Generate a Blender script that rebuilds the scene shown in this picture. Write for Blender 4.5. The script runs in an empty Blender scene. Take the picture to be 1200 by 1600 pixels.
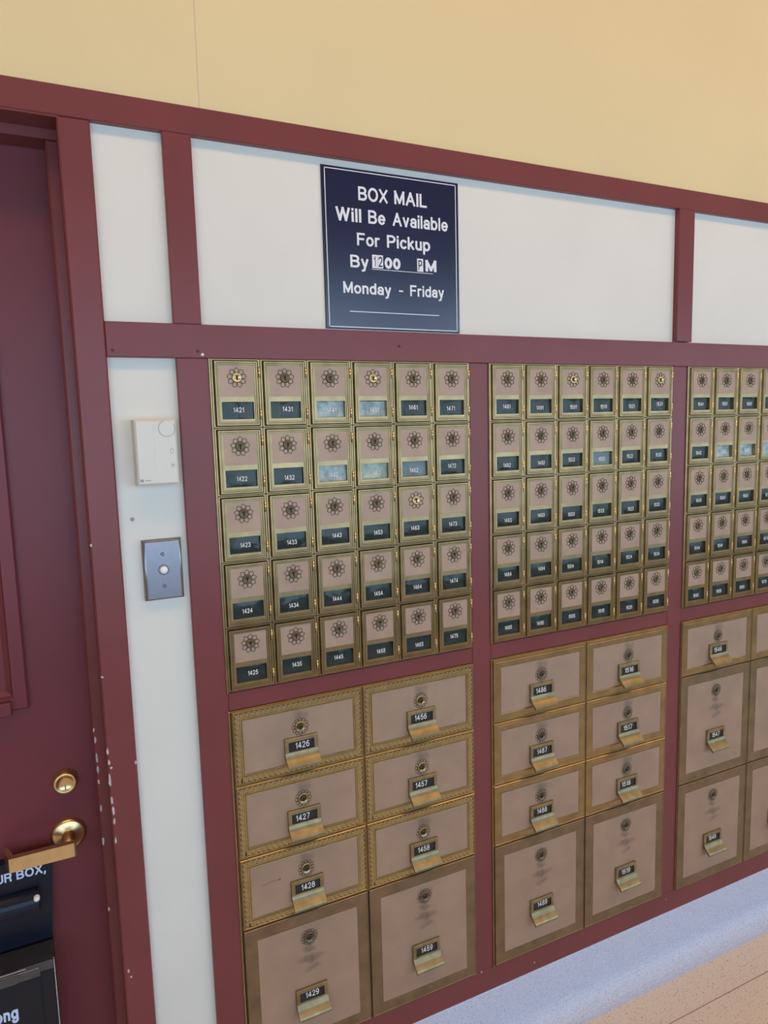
import bpy, bmesh, math, random
from mathutils import Matrix, Vector
random.seed(7)
S = bpy.context.scene
COL = S.collection

# ---------------------------------------------------------------- camera, world, lights, exposure
cam = bpy.data.cameras.new('camera')
cam.sensor_fit = 'VERTICAL'; cam.sensor_height = 24.0; cam.sensor_width = 18.0
cam.lens = 1084.71 / 1600 * 24.0
cam.clip_start = 0.02
cam_o = bpy.data.objects.new('camera', cam); COL.objects.link(cam_o)
RX = Vector((0.90269346, -0.42944487, -0.02686315))
RD = Vector((-0.07640711, -0.09854282, -0.99219518))
RF = Vector((0.42344596, 0.89770063, -0.1217666))
m = Matrix((RX, -RD, -RF)).transposed().to_4x4()
m.translation = Vector((-0.25985, -1.24981, 1.6 - 0.12709))
cam_o.matrix_world = m
S.camera = cam_o

S.view_settings.view_transform = 'Standard'
S.view_settings.look = 'None'
S.view_settings.gamma = 1.0
S.view_settings.use_curve_mapping = False
S.view_settings.exposure = 0.0

w = bpy.data.worlds.new('daylight'); S.world = w; w.use_nodes = True
wn = w.node_tree.nodes; wl = w.node_tree.links
bg = wn['Background']; bg.inputs['Color'].default_value = (0.54, 0.76, 1.0, 1); bg.inputs['Strength'].default_value = 3.35

def area(name, loc, rot, sx, sy, power, color):
    l = bpy.data.lights.new(name, 'AREA'); l.shape = 'RECTANGLE'; l.size = sx; l.size_y = sy
    l.energy = power; l.color = color
    o = bpy.data.objects.new(name, l); COL.objects.link(o); o.location = loc; o.rotation_euler = rot
    return o
WARM = (1.0, 0.57, 0.24)
area('ceiling_lamp', (-0.6, -1.0, 3.24), (0, 0, 0), 1.9, 0.3, 15.0, WARM)
area('ceiling_lamp', (1.4, -1.0, 3.24), (0, 0, 0), 1.9, 0.3, 15.0, WARM)
area('ceiling_lamp', (3.4, -1.0, 3.24), (0, 0, 0), 1.9, 0.3, 15.0, WARM)

# ---------------------------------------------------------------- materials
def mat(name, color, rough=0.5, metal=0.0, var=0.0, vscale=20.0, bump=0.0, bscale=80.0, color2=None, spec=0.5, coat=0.0, stretch=None):
    M = bpy.data.materials.new(name); M.use_nodes = True
    nt = M.node_tree; b = nt.nodes['Principled BSDF']
    b.inputs['Base Color'].default_value = (*color, 1)
    b.inputs['Roughness'].default_value = rough
    b.inputs['Metallic'].default_value = metal
    b.inputs['Specular IOR Level'].default_value = spec
    if coat: b.inputs['Coat Weight'].default_value = coat; b.inputs['Coat Roughness'].default_value = 0.12
    if var or bump:
        tc = nt.nodes.new('ShaderNodeTexCoord')
        g = nt.nodes.new('ShaderNodeNewGeometry')
        mp = nt.nodes.new('ShaderNodeMapping'); nt.links.new(g.outputs['Position'], mp.inputs['Vector'])
        if stretch: mp.inputs['Scale'].default_value = stretch
    if var:
        n = nt.nodes.new('ShaderNodeTexNoise'); n.inputs['Scale'].default_value = vscale; n.inputs['Detail'].default_value = 5
        nt.links.new(mp.outputs['Vector'], n.inputs['Vector'])
        r = nt.nodes.new('ShaderNodeMapRange'); r.inputs[1].default_value = 0.3; r.inputs[2].default_value = 0.7
        nt.links.new(n.outputs['Fac'], r.inputs[0])
        mx = nt.nodes.new('ShaderNodeMix'); mx.data_type = 'RGBA'
        c2 = color2 or tuple(c * (1 - var) for c in color)
        mx.inputs['A'].default_value = (*color, 1); mx.inputs['B'].default_value = (*c2, 1)
        nt.links.new(r.outputs[0], mx.inputs['Factor']); nt.links.new(mx.outputs['Result'], b.inputs['Base Color'])
    if bump:
        n2 = nt.nodes.new('ShaderNodeTexNoise'); n2.inputs['Scale'].default_value = bscale; n2.inputs['Detail'].default_value = 3
        nt.links.new(mp.outputs['Vector'], n2.inputs['Vector'])
        bp = nt.nodes.new('ShaderNodeBump'); bp.inputs['Strength'].default_value = bump; bp.inputs['Distance'].default_value = 0.002
        nt.links.new(n2.outputs['Fac'], bp.inputs['Height']); nt.links.new(bp.outputs['Normal'], b.inputs['Normal'])
    return M

MAROON = mat('maroon_paint', (0.190, 0.044, 0.045), 0.36, spec=0.4, var=0.14, vscale=6, bump=0.10, bscale=60)
DOORPAINT = mat('maroon_door_paint', (0.165, 0.032, 0.042), 0.40, var=0.12, vscale=4, bump=0.08, bscale=60, spec=0.35)
CREAM = mat('cream_wall_paint', (0.73, 0.59, 0.33), 0.7, var=0.05, vscale=3, bump=0.12, bscale=120)
WHITE = mat('offwhite_panel_paint', (0.725, 0.705, 0.645), 0.6, var=0.05, vscale=5, bump=0.08, bscale=90)
CHIP = mat('bare_chipped_paint', (0.62, 0.55, 0.55), 0.7, var=0.4, vscale=200)
BRASS = mat('aged_brass', (0.395, 0.283, 0.140), 0.31, metal=0.9, var=0.28, vscale=30, bump=0.04, bscale=400)
BRASSLINE = mat('polished_brass', (0.75, 0.58, 0.27), 0.28, metal=0.9, var=0.15, vscale=60)
LOCKB = mat('tarnished_brass', (0.20, 0.15, 0.085), 0.42, metal=0.7, var=0.3, vscale=150)
KEYG = mat('darkened_border_ground', (0.24, 0.18, 0.095), 0.45, metal=0.7, var=0.3, vscale=120)
BROWNED = mat('browned_brass', (0.27, 0.195, 0.115), 0.38, metal=0.7, var=0.3, vscale=25, bump=0.04, bscale=300)
BRONZE = mat('dark_bronze', (0.085, 0.063, 0.045), 0.5, metal=0.6, var=0.4, vscale=200)
PINK = mat('copper_toned_panel', (0.44, 0.295, 0.205), 0.48, metal=0.25, var=0.18, vscale=18, bump=0.03, bscale=300)
HANDLE = mat('worn_brass_pull', (0.37, 0.30, 0.165), 0.44, metal=0.9, var=0.35, vscale=60, color2=(0.25, 0.21, 0.12))
DARK = mat('dark_compartment', (0.05, 0.06, 0.058), 0.6)
BLACK = mat('black_label', (0.012, 0.013, 0.018), 0.35)
KEYH = mat('keyhole_black', (0.006, 0.006, 0.006), 0.6)
GILT = mat('white_numerals', (0.80, 0.80, 0.76), 0.5)
PAPER = mat('pale_paper', (0.90, 0.93, 0.95), 0.7, var=0.6, vscale=70)
PAPERG = mat('greenish_paper', (0.92, 0.96, 0.84), 0.7, var=0.5, vscale=70)
PAPERD = mat('grey_paper', (0.34, 0.38, 0.42), 0.7, var=0.4, vscale=60)
NAVY = mat('navy_plastic', (0.008, 0.010, 0.045), 0.24, spec=0.95)
SIGNW = mat('white_engraving', (0.75, 0.76, 0.80), 0.5)
BEIGEP = mat('beige_plastic', (0.68, 0.66, 0.60), 0.45)
GREYMARK = mat('grey_print', (0.30, 0.30, 0.30), 0.6)
STEEL = mat('brushed_steel', (0.30, 0.285, 0.31), 0.30, metal=1.0, var=0.15, vscale=40, stretch=(30, 1, 1))
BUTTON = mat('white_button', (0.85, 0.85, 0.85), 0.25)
GOLD = mat('satin_gold', (0.80, 0.58, 0.30), 0.30, metal=1.0, var=0.1, vscale=50)
GLOSSBLACK = mat('gloss_black', (0.007, 0.009, 0.020), 0.33, spec=0.3)
MATTEBLACK = mat('satin_black', (0.014, 0.014, 0.018), 0.5, spec=0.25)
SIGNTXT = mat('pale_blue_lettering', (0.55, 0.66, 0.90), 0.5)
CEIL = mat('ceiling_paint', (0.55, 0.47, 0.35), 0.8)
TIMBER = mat('dark_shopfront', (0.09, 0.06, 0.05), 0.6)

def glass_mat(name, tint, gloss, veil):
    M = bpy.data.materials.new(name); M.use_nodes = True
    nt = M.node_tree; nt.nodes.clear()
    out = nt.nodes.new('ShaderNodeOutputMaterial'); mx = nt.nodes.new('ShaderNodeMixShader')
    t = nt.nodes.new('ShaderNodeBsdfTransparent'); t.inputs['Color'].default_value = (*tint, 1)
    g = nt.nodes.new('ShaderNodeBsdfGlossy'); g.inputs['Roughness'].default_value = 0.12; g.inputs['Color'].default_value = (0.95, 1.0, 0.95, 1)
    geo = nt.nodes.new('ShaderNodeNewGeometry')
    n = nt.nodes.new('ShaderNodeTexNoise'); n.inputs['Scale'].default_value = 38; n.inputs['Detail'].default_value = 2
    nt.links.new(geo.outputs['Position'], n.inputs['Vector'])
    bp = nt.nodes.new('ShaderNodeBump'); bp.inputs['Strength'].default_value = 0.5; bp.inputs['Distance'].default_value = 0.004
    nt.links.new(n.outputs['Fac'], bp.inputs['Height']); nt.links.new(bp.outputs['Normal'], g.inputs['Normal'])
    mx.inputs[0].default_value = gloss
    nt.links.new(t.outputs[0], mx.inputs[1]); nt.links.new(g.outputs[0], mx.inputs[2])
    df = nt.nodes.new('ShaderNodeBsdfDiffuse'); df.inputs['Color'].default_value = (*veil, 1)  # even diffuse veil painted into the glass to brighten the dark panes
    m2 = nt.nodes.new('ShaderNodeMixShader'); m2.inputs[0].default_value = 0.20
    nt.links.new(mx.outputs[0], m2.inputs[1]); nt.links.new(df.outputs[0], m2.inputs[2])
    nt.links.new(m2.outputs[0], out.inputs['Surface'])
    return M
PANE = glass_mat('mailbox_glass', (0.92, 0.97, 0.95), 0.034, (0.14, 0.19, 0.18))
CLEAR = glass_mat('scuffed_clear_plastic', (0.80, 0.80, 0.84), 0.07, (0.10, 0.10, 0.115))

def terrazzo(name, base, specks, scale, rough, grid=False):
    M = mat(name, base, rough)
    nt = M.node_tree; b = nt.nodes['Principled BSDF']
    geo = nt.nodes.new('ShaderNodeNewGeometry')
    prev = None
    cur = base
    for i, (c, s, th) in enumerate(specks):
        v = nt.nodes.new('ShaderNodeTexVoronoi'); v.inputs['Scale'].default_value = s
        nt.links.new(geo.outputs['Position'], v.inputs['Vector'])
        lt = nt.nodes.new('ShaderNodeMath'); lt.operation = 'LESS_THAN'; lt.inputs[1].default_value = th
        nt.links.new(v.outputs['Distance'], lt.inputs[0])
        sp = nt.nodes.new('ShaderNodeSeparateColor'); nt.links.new(v.outputs['Color'], sp.inputs[0])
        g2 = nt.nodes.new('ShaderNodeMath'); g2.operation = 'GREATER_THAN'; g2.inputs[1].default_value = 0.45
        nt.links.new(sp.outputs[0], g2.inputs[0])
        ml = nt.nodes.new('ShaderNodeMath'); ml.operation = 'MULTIPLY'
        nt.links.new(lt.outputs[0], ml.inputs[0]); nt.links.new(g2.outputs[0], ml.inputs[1])
        mx = nt.nodes.new('ShaderNodeMix'); mx.data_type = 'RGBA'
        mx.inputs['B'].default_value = (*c, 1)
        if prev: nt.links.new(prev, mx.inputs['A'])
        else: mx.inputs['A'].default_value = (*base, 1)
        nt.links.new(ml.outputs[0], mx.inputs['Factor'])
        prev = mx.outputs['Result']
    nt.links.new(prev, b.inputs['Base Color'])
    return M
TERW = terrazzo('pale_terrazzo', (0.53, 0.57, 0.72), [((0.30, 0.28, 0.30), 130, 0.16), ((0.66, 0.70, 0.82), 200, 0.3), ((0.36, 0.36, 0.42), 300, 0.3)], 90, 0.5)
TERF = terrazzo('tan_terrazzo', (0.76, 0.61, 0.49), [((0.50, 0.36, 0.27), 220, 0.3), ((0.70, 0.60, 0.52), 160, 0.3), ((0.25, 0.18, 0.15), 90, 0.14)], 90, 0.45)

# smudged tall-door panel: dark finger grime under the lock (object space, z up from panel bottom)
def smudge_panel(name, spots):
    M = mat(name, (0.40, 0.27, 0.19), 0.5, metal=0.22, var=0.16, vscale=14, bump=0.03, bscale=300)
    nt = M.node_tree; b = nt.nodes['Principled BSDF']
    src = b.inputs['Base Color'].links[0].from_socket
    tc = nt.nodes.new('ShaderNodeTexCoord')
    nz = nt.nodes.new('ShaderNodeTexNoise'); nz.inputs['Scale'].default_value = 60; nz.inputs['Detail'].default_value = 4
    nt.links.new(tc.outputs['Object'], nz.inputs['Vector'])
    n3 = nt.nodes.new('ShaderNodeTexNoise'); n3.inputs['Scale'].default_value = 45; n3.inputs['Detail'].default_value = 2
    nt.links.new(tc.outputs['Object'], n3.inputs['Vector'])
    sb = nt.nodes.new('ShaderNodeVectorMath'); sb.operation = 'SUBTRACT'; sb.inputs[1].default_value = (0.5, 0.5, 0.5); nt.links.new(n3.outputs['Color'], sb.inputs[0])
    sl = nt.nodes.new('ShaderNodeVectorMath'); sl.operation = 'SCALE'; sl.inputs['Scale'].default_value = 0.022; nt.links.new(sb.outputs[0], sl.inputs[0])
    wv = nt.nodes.new('ShaderNodeVectorMath'); wv.operation = 'ADD'; nt.links.new(tc.outputs['Object'], wv.inputs[0]); nt.links.new(sl.outputs[0], wv.inputs[1])
    total = None
    for (x, z, rx, rz, amt) in spots:
        mp = nt.nodes.new('ShaderNodeMapping')
        mp.inputs['Location'].default_value = (-x / rx, 0, -z / rz)
        mp.inputs['Scale'].default_value = (1 / rx, 0, 1 / rz)
        nt.links.new(wv.outputs[0], mp.inputs['Vector'])
        ln = nt.nodes.new('ShaderNodeVectorMath'); ln.operation = 'LENGTH'; nt.links.new(mp.outputs[0], ln.inputs[0])
        r = nt.nodes.new('ShaderNodeMapRange'); r.interpolation_type = 'SMOOTHSTEP'
        r.inputs[1].default_value = 1.0; r.inputs[2].default_value = 0.1; r.inputs[3].default_value = 0; r.inputs[4].default_value = amt
        nt.links.new(ln.outputs['Value'], r.inputs[0])
        if total is None: total = r.outputs[0]
        else:
            a = nt.nodes.new('ShaderNodeMath'); a.operation = 'MAXIMUM'
            nt.links.new(total, a.inputs[0]); nt.links.new(r.outputs[0], a.inputs[1]); total = a.outputs[0]
    ml = nt.nodes.new('ShaderNodeMath'); ml.operation = 'MULTIPLY'
    mr = nt.nodes.new('ShaderNodeMapRange'); mr.inputs[1].default_value = 0.3; mr.inputs[2].default_value = 0.6; mr.inputs[3].default_value = 0.5; mr.inputs[4].default_value = 1.0
    nt.links.new(nz.outputs['Fac'], mr.inputs[0])
    nt.links.new(total, ml.inputs[0]); nt.links.new(mr.outputs[0], ml.inputs[1])
    mx = nt.nodes.new('ShaderNodeMix'); mx.data_type = 'RGBA'; mx.inputs['B'].default_value = (0.08, 0.06, 0.05, 1)
    nt.links.new(ml.outputs[0], mx.inputs['Factor']); nt.links.new(src, mx.inputs['A'])
    nt.links.new(mx.outputs['Result'], b.inputs['Base Color'])
    return M
PINKTALL = smudge_panel('grimy_copper_toned_panel', [(0, 0.215, 0.024, 0.026, 0.85), (0, 0.190, 0.022, 0.014, 0.75), (0.002, 0.166, 0.036, 0.014, 0.7), (0.004, 0.146, 0.026, 0.012, 0.45), (0.004, 0.058, 0.050, 0.020, 0.5)])
PINKWIDE = smudge_panel('lightly_worn_copper_toned_panel', [(0, 0.092, 0.022, 0.022, 0.5), (0, 0.025, 0.05, 0.016, 0.30)])

# ---------------------------------------------------------------- mesh helpers
class MB:
    def __init__(s): s.v = []; s.f = []; s.mi = []; s.cur = 0; s.smooth = []; s.nr = 0
    def add(s, vs, fs, smooth=False):
        o = len(s.v); s.v += [tuple(p) for p in vs]
        for f in fs: s.f.append([i + o for i in f]); s.mi.append(s.cur); s.smooth.append(smooth)
        return s
    def box(s, x0, x1, y0, y1, z0, z1):
        vs = [(x, y, z) for x in (x0, x1) for y in (y0, y1) for z in (z0, z1)]
        return s.add(vs, [(0, 1, 3, 2), (4, 6, 7, 5), (0, 4, 5, 1), (2, 3, 7, 6), (0, 2, 6, 4), (1, 5, 7, 3)])
    def bev(s, x0, x1, y0, y1, z0, z1, b=0.002):
        """box whose front (-y) edges are chamfered"""
        R = [(x0, z0, x1, z1, y1), (x0, z0, x1, z1, y0 + b), (x0 + b, z0 + b, x1 - b, z1 - b, y0)]
        s.rings(R); s.quadrect(x0 + b, z0 + b, x1 - b, z1 - b, y0); s.quadrect(x0, z0, x1, z1, y1, True)
        return s
    def rings(s, R):
        o = []; vs = []; fs = []
        for (x0, z0, x1, z1, y) in R:
            o.append(len(vs)); vs += [(x0, y, z0), (x1, y, z0), (x1, y, z1), (x0, y, z1)]
        for a, b in zip(o, o[1:]):
            for i in range(4):
                j = (i + 1) % 4
                fs.append((a + i, a + j, b + j, b + i))
        return s.add(vs, fs)
    def quadrect(s, x0, z0, x1, z1, y, flip=False):
        f = (0, 1, 2, 3) if not flip else (3, 2, 1, 0)
        return s.add([(x0, y, z0), (x1, y, z0), (x1, y, z1), (x0, y, z1)], [f])
    def holed(s, outer, hole, y):
        x0, z0, x1, z1 = outer; a, b, c, d = hole
        xs = [x0, a, c, x1]; zs = [z0, b, d, z1]
        vs = [(x, y, z) for z in zs for x in xs]
        fs = []
        for j in range(3):
            for i in range(3):
                if i == 1 and j == 1: continue
                fs.append((j * 4 + i, j * 4 + i + 1, j * 4 + i + 5, j * 4 + i + 4))
        return s.add(vs, fs)
    def lathe(s, prof, cx=0, cz=0, n=24, axis='y', close=True):
        """prof: (radius, y) list; turned about the y axis at cx, cz"""
        vs = []; fs = []
        for (r, y) in prof:
            for k in range(n):
                a = 2 * math.pi * k / n
                if axis == 'y': vs.append((cx + r * math.cos(a), y, cz + r * math.sin(a)))
                else: vs.append((cx + r * math.cos(a), cz + r * math.sin(a), y))
        for i in range(len(prof) - 1):
            for k in range(n):
                k2 = (k + 1) % n
                q = (i * n + k, i * n + k2, (i + 1) * n + k2, (i + 1) * n + k)
                fs.append(q if axis == 'y' else q[::-1])
        s.add(vs, fs, True)
        if close:
            o = len(prof) - 1
            s.add([vs[o * n + k] for k in range(n)], [tuple(range(n)) if axis == 'y' else tuple(range(n))])
        return s
    def prism_x(s, poly, x0, x1):
        """closed polygon of (y, z) swept along x"""
        n = len(poly)
        vs = [(x0, y, z) for y, z in poly] + [(x1, y, z) for y, z in poly]
        fs = [tuple(range(n))[::-1], tuple(range(n, 2 * n))]
        fs += [(i, (i + 1) % n, n + (i + 1) % n, n + i) for i in range(n)]
        return s.add(vs, fs)
    def prism_y(s, poly, y0, y1):
        n = len(poly)
        vs = [(x, y0, z) for x, z in poly] + [(x, y1, z) for x, z in poly]
        fs = [tuple(range(n)), tuple(range(n, 2 * n))[::-1]]
        fs += [(i, n + i, n + (i + 1) % n, (i + 1) % n) for i in range(n)]
        return s.add(vs, fs)
    def ribbon(s, pts, wd, y, th=0.0003):
        """thin raised line through (x, z) points, front at y"""
        for (a, b) in zip(pts, pts[1:]):
            dx, dz = b[0] - a[0], b[1] - a[1]; L = math.hypot(dx, dz) or 1
            nx, nz = -dz / L * wd / 2, dx / L * wd / 2; ex, ez = dx / L * wd / 2, dz / L * wd / 2
            p = [(a[0] - ex + nx, a[1] - ez + nz), (a[0] - ex - nx, a[1] - ez - nz), (b[0] + ex - nx, b[1] + ez - nz), (b[0] + ex + nx, b[1] + ez + nz)]
            yy = y - th * 0.05 * (s.nr % 9); s.nr += 1      # neighbours overlap at the joints: keep their faces apart
            vs = [(x, yy, z) for x, z in p] + [(x, y + th, z) for x, z in p]
            s.add(vs, [(0, 1, 2, 3), (0, 4, 5, 1), (1, 5, 6, 2), (2, 6, 7, 3), (3, 7, 4, 0)])
        return s
    def mesh(s, name, mats):
        me = bpy.data.meshes.new(name); me.from_pydata(s.v, [], s.f)
        for mm in (mats if isinstance(mats, (list, tuple)) else [mats]): me.materials.append(mm)
        me.polygons.foreach_set('material_index', s.mi)
        me.polygons.foreach_set('use_smooth', s.smooth)
        bm = bmesh.new(); bm.from_mesh(me); bmesh.ops.recalc_face_normals(bm, faces=bm.faces) if name in RECALC else None
        bm.to_mesh(me); bm.free(); me.update()
        return me
RECALC = set()
def ob(name, data, parent=None, loc=(0, 0, 0), label=None):
    o = bpy.data.objects.new(name, data); COL.objects.link(o); o.location = loc
    if parent: o.parent = parent
    if label: o['label'] = label
    return o
def build(mb, name, mats, parent=None, loc=(0, 0, 0), label=None):
    RECALC.add(name)
    return ob(name, mb.mesh(name, mats), parent, loc, label)
def empty(name, loc, label, cat, group=None):
    o = bpy.data.objects.new(name, None); o.empty_display_size = 0.02; COL.objects.link(o); o.location = loc
    tag(o, label, cat, group); return o
def tag(o, label, cat, group=None):
    o['label'] = label; o['category'] = cat
    if group: o['group'] = group
    return o
def struct(o): o['kind'] = 'structure'; return o

# plain grotesque lettering drawn as strokes; capital height 1, baseline 0
def _arc(cx, cy, rx, ry, a0, a1, n=14):
    return [(cx + rx * math.cos(math.radians(a0 + (a1 - a0) * k / n)), cy + ry * math.sin(math.radians(a0 + (a1 - a0) * k / n))) for k in range(n + 1)]
def _el(cx, cy, rx, ry): return _arc(cx, cy, rx, ry, 0, 360, 24)
def glyph(c, w):
    b, t, m, x, d = w / 2, 1 - w / 2, 0.52, 0.74 - w / 2, -0.22
    ex, ey = (x + b) / 2, (x - b) / 2
    G = {
     'A': [[(0, b), (.31, t), (.62, b)], [(.12, .36), (.50, .36)]],
     'B': [[(0, b), (0, t), (.29, t)] + _arc(.29, (t + m) / 2, .22, (t - m) / 2, 90, -90, 10) + [(0, m)], [(.29, m)] + _arc(.31, (m + b) / 2, .24, (m - b) / 2, 90, -90, 10) + [(0, b)]],
     'F': [[(0, b), (0, t), (.48, t)], [(0, m), (.42, m)]],
     'I': [[(0, b), (0, t)]], 'L': [[(0, t), (0, b), (.44, b)]],
     'M': [[(0, b), (0, t), (.33, b + .06), (.66, t), (.66, b)]],
     'O': [_el(.34, .5, .34, .5 - b)],
     'P': [[(0, b), (0, t), (.28, t)] + _arc(.28, (t + .46) / 2, .25, (t - .46) / 2, 90, -90, 10) + [(0, .46)]],
     'R': [[(0, b), (0, t), (.29, t)] + _arc(.29, (t + .5) / 2, .24, (t - .5) / 2, 90, -90, 10) + [(0, .5)], [(.28, .5), (.45, .42), (.5, b)]],
     'U': [[(0, t), (0, .33)] + _arc(.26, .33, .26, .33 - b, 180, 360, 12) + [(.52, t)]],
     'W': [[(0, t), (.21, b), (.42, t), (.63, b), (.84, t)]],
     'X': [[(0, b), (.55, t)], [(0, t), (.55, b)]],
     'Y': [[(0, t), (.29, .45), (.58, t)], [(.29, .45), (.29, b)]],
     'a': [_arc(.21, x - .17, .19, .17, 165, 0, 8) + [(.40, b)], _el(.19, .235, .19, .235 - b)],
     'b': [[(0, b), (0, t)], _el(.22, ex, .22, ey)],
     'c': [_arc(.22, ex, .22, ey, 48, 312, 16)],
     'd': [[(.42, b), (.42, t)], _el(.20, ex, .22, ey)],
     'e': [[(.03, ex), (.43, ex)] + _arc(.22, ex, .22, ey, 0, 318, 18)],
     'g': [_el(.20, ex, .22, ey), [(.42, x), (.42, -.06)] + _arc(.21, -.04, .21, .19, 0, -160, 9)],
     'i': [[(0, b), (0, x)], [(0, t - .02), (0, t)]],
     'k': [[(0, b), (0, t)], [(.02, .30), (.34, x)], [(.13, .42), (.38, b)]],
     'l': [[(0, b), (0, t)]],
     'n': [[(0, b), (0, x)], _arc(.19, x - .19, .19, .19, 180, 0, 9) + [(.38, b)]],
     'o': [_el(.23, ex, .23, ey)],
     'p': [[(0, d), (0, x)], _el(.22, ex, .22, ey)],
     'r': [[(0, b), (0, x)], _arc(.20, x - .20, .20, .20, 180, 80, 6)],
     'u': [[(0, x), (0, .27)] + _arc(.19, .27, .19, .27 - b, 180, 360, 9), [(.38, x), (.38, b)]],
     'v': [[(0, x), (.20, b), (.40, x)]],
     'y': [[(0, x), (.20, b + .03)], [(.40, x), (.15, d + .05), (.04, d)]],
     ',': [[(0, b), (0, b + .02)], [(.02, b), (-.03, -.12)]],
     '0': [_el(.25, .5, .25, .5 - b)],
     '1': [[(.0, .74), (.10, .78), (.19, t), (.19, b)]],
     '2': [_arc(.24, t - .24, .24, .24, 165, -35, 12) + [(0, b), (.50, b)]],
     '3': [_arc(.22, t - .21, .22, .21, 160, -90, 11) + _arc(.22, (m + b) / 2, .26, (m - b) / 2, 90, -160, 12)],
     '4': [[(.40, b), (.40, t), (0, .30), (.55, .30)]],
     '5': [[(.46, t), (.08, t), (.04, .48)] + _arc(.23, .34, .25, .34 - b, 135, -155, 14)],
     '6': [_el(.24, .33, .24, .33 - b), _arc(.29, .36, .29, t - .36, 180, 60, 10)],
     '7': [[(0, t), (.48, t), (.17, b)]],
     '8': [_el(.25, (t + .53) / 2, .20, (t - .53) / 2), _el(.25, (.53 + b) / 2, .25, (.53 - b) / 2)],
     '9': [_el(.25, .67, .24, .67 - t if False else t - .67), _arc(.20, .64, .29, .64 - b, 0, -120, 10)],
    }
    return G[c]
def put_text(mb, s, x0, x1, zb, cap, y, bold=0.16, th=0.0004):
    """lettering from x0 to x1 on the baseline zb with the given capital height, as a thin solid"""
    lines = []; pen = 0.0
    for c in s:
        if c == ' ': pen += 0.34; continue
        g = glyph(c, bold)
        lo = min(p[0] for l in g for p in l); hi = max(p[0] for l in g for p in l)
        lines += [[(p[0] - lo + pen, p[1]) for p in l] for l in g]
        pen += hi - lo + bold * 1.0 + (0.105 if bold > 0.13 else 0.17)
    a = min(p[0] for l in lines for p in l) - bold / 2; b = max(p[0] for l in lines for p in l) + bold / 2
    sx = (x1 - x0) / (b - a)
    t = MB()
    for l in lines: t.ribbon(l, bold, 0.0, 1.0)
    mb.add([(x0 + (p[0] - a) * sx, y + p[1] * th, zb + p[2] * cap) for p in t.v], t.f)
    return mb

# ---------------------------------------------------------------- room shell
FLOOR_Z = 0.0
XL, XR, YF = -2.6, 6.0, -2.7
fl = struct(build(MB().box(XL, XR, YF, -0.045, -0.05, 0.0).box(XL, -0.188, -0.045, 0.26, -0.05, 0.0), 'floor', TERF))
j = MB()
for y in (-0.145, -0.75, -1.35, -1.95): j.box(XL, XR, y - 0.0012, y + 0.0012, -0.001, 0.0003)
build(j, 'floor_joint', mat('floor_joint', (0.34, 0.26, 0.21), 0.6), fl)
struct(build(MB().box(XL, XR, YF, 0.3, 3.30, 3.36), 'ceiling', CEIL))
struct(build(MB().box(XL - 0.08, XL, YF, 0.3, 0, 3.30), 'wall_left', CREAM))
struct(build(MB().box(XR, XR + 0.08, YF, 0.3, 0, 3.30), 'wall_right', CREAM))
# unseen street side: dark sill wall and header, shaped for daylight and reflections
fr = MB(); fr.box(XL, XR, YF - 0.1, YF, 0, 0.70); fr.box(XL, XR, YF - 0.1, YF, 2.25, 3.30)
for x in (-1.2, 0.3, 1.8, 3.3, 4.8): fr.box(x - 0.05, x + 0.05, YF - 0.1, YF, 0.70, 2.25)
struct(build(fr, 'wall_front', TIMBER))

HB, HT = 1.9680, 2.0138       # header board
MBt, MBb = 1.6575, 1.6000     # middle rail
CX0, CX1 = -0.2165, -0.1680   # door casing
# mailbox wall: cream above the header, off-white insets between the boards
wb = struct(build(MB().box(XL, XR, 0.004, 0.25, HT - 0.02, 3.30), 'wall_back', CREAM))
bk = MB(); bk.box(XL, XR, 0.25, 0.30, 0, 3.30)
build(bk, 'back_lining', CREAM, wb)  # unseen slab added to stop daylight leaking between the mailboxes
sm = MB(); sm.prism_y([(0.0065, HT), (0.0080, HT), (0.0108, 2.6), (0.0093, 2.6)], 0.0034, 0.006)
build(sm, 'drywall_seam', mat('seam_filler', (0.60, 0.50, 0.35), 0.8), wb)
PY = 0.011
ins = MB(); ins.box(CX1 - 0.02, 1.72, PY, 0.25, MBb + 0.02, HB + 0.02)
ins.box(CX1 - 0.02, -0.030, PY, 0.25, 0.05, MBb + 0.02)
ins.box(1.72, XR, PY, 0.25, 0.14, HT - 0.02)
ins.box(XL, -1.20, PY, 0.25, 0.0, HT - 0.02)
ip = build(ins, 'inset_panel', WHITE, wb, label='off-white painted inset')
mk = MB(); mk.lathe([(0.0035, PY), (0.003, PY - 0.001)], -0.1457, 1.3260, 10); mk.lathe([(0.0016, PY), (0.0016, PY - 0.002)], -0.1440, 1.3275, 8)
build(mk, 'nail_hole', GREYMARK, wb)

def board(name, x0, x1, z0, z1, y0=0.0, y1=PY + 0.004, b=0.0012):
    return struct(build(MB().bev(x0, x1, y0, y1, z0, z1, b), name, MAROON))
hd = board('trim_1', CX0 - 1.02, 2.45, HB, HT, -0.0015)
rail = board('trim_2', CX1, 2.45, MBb, MBt, -0.0015)
board('trim_3', -0.0580, -0.0108, MBt, HB, -0.0015)
board('trim_4', 1.1255, 1.1764, MBt + 0.002, HB, -0.0030)
st = board('trim_5', -0.0570, -0.0010, 0.05, MBb, -0.0010, 0.10)
board('trim_6', 0.5345, 0.5830, 0.2070, MBb, 0.0, 0.10)
board('trim_7', 1.1180, 1.1680, 0.2070, MBb, 0.0, 0.10)
board('trim_8', -0.0010, 0.5345, 0.9535, 0.9885, 0.0005, 0.10)
board('trim_9', 0.5830, 1.1180, 0.9535, 0.9885, 0.0005, 0.10)
board('trim_10', 1.1680, 1.7000, 0.9535, 0.9885, 0.0005, 0.10)
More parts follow.
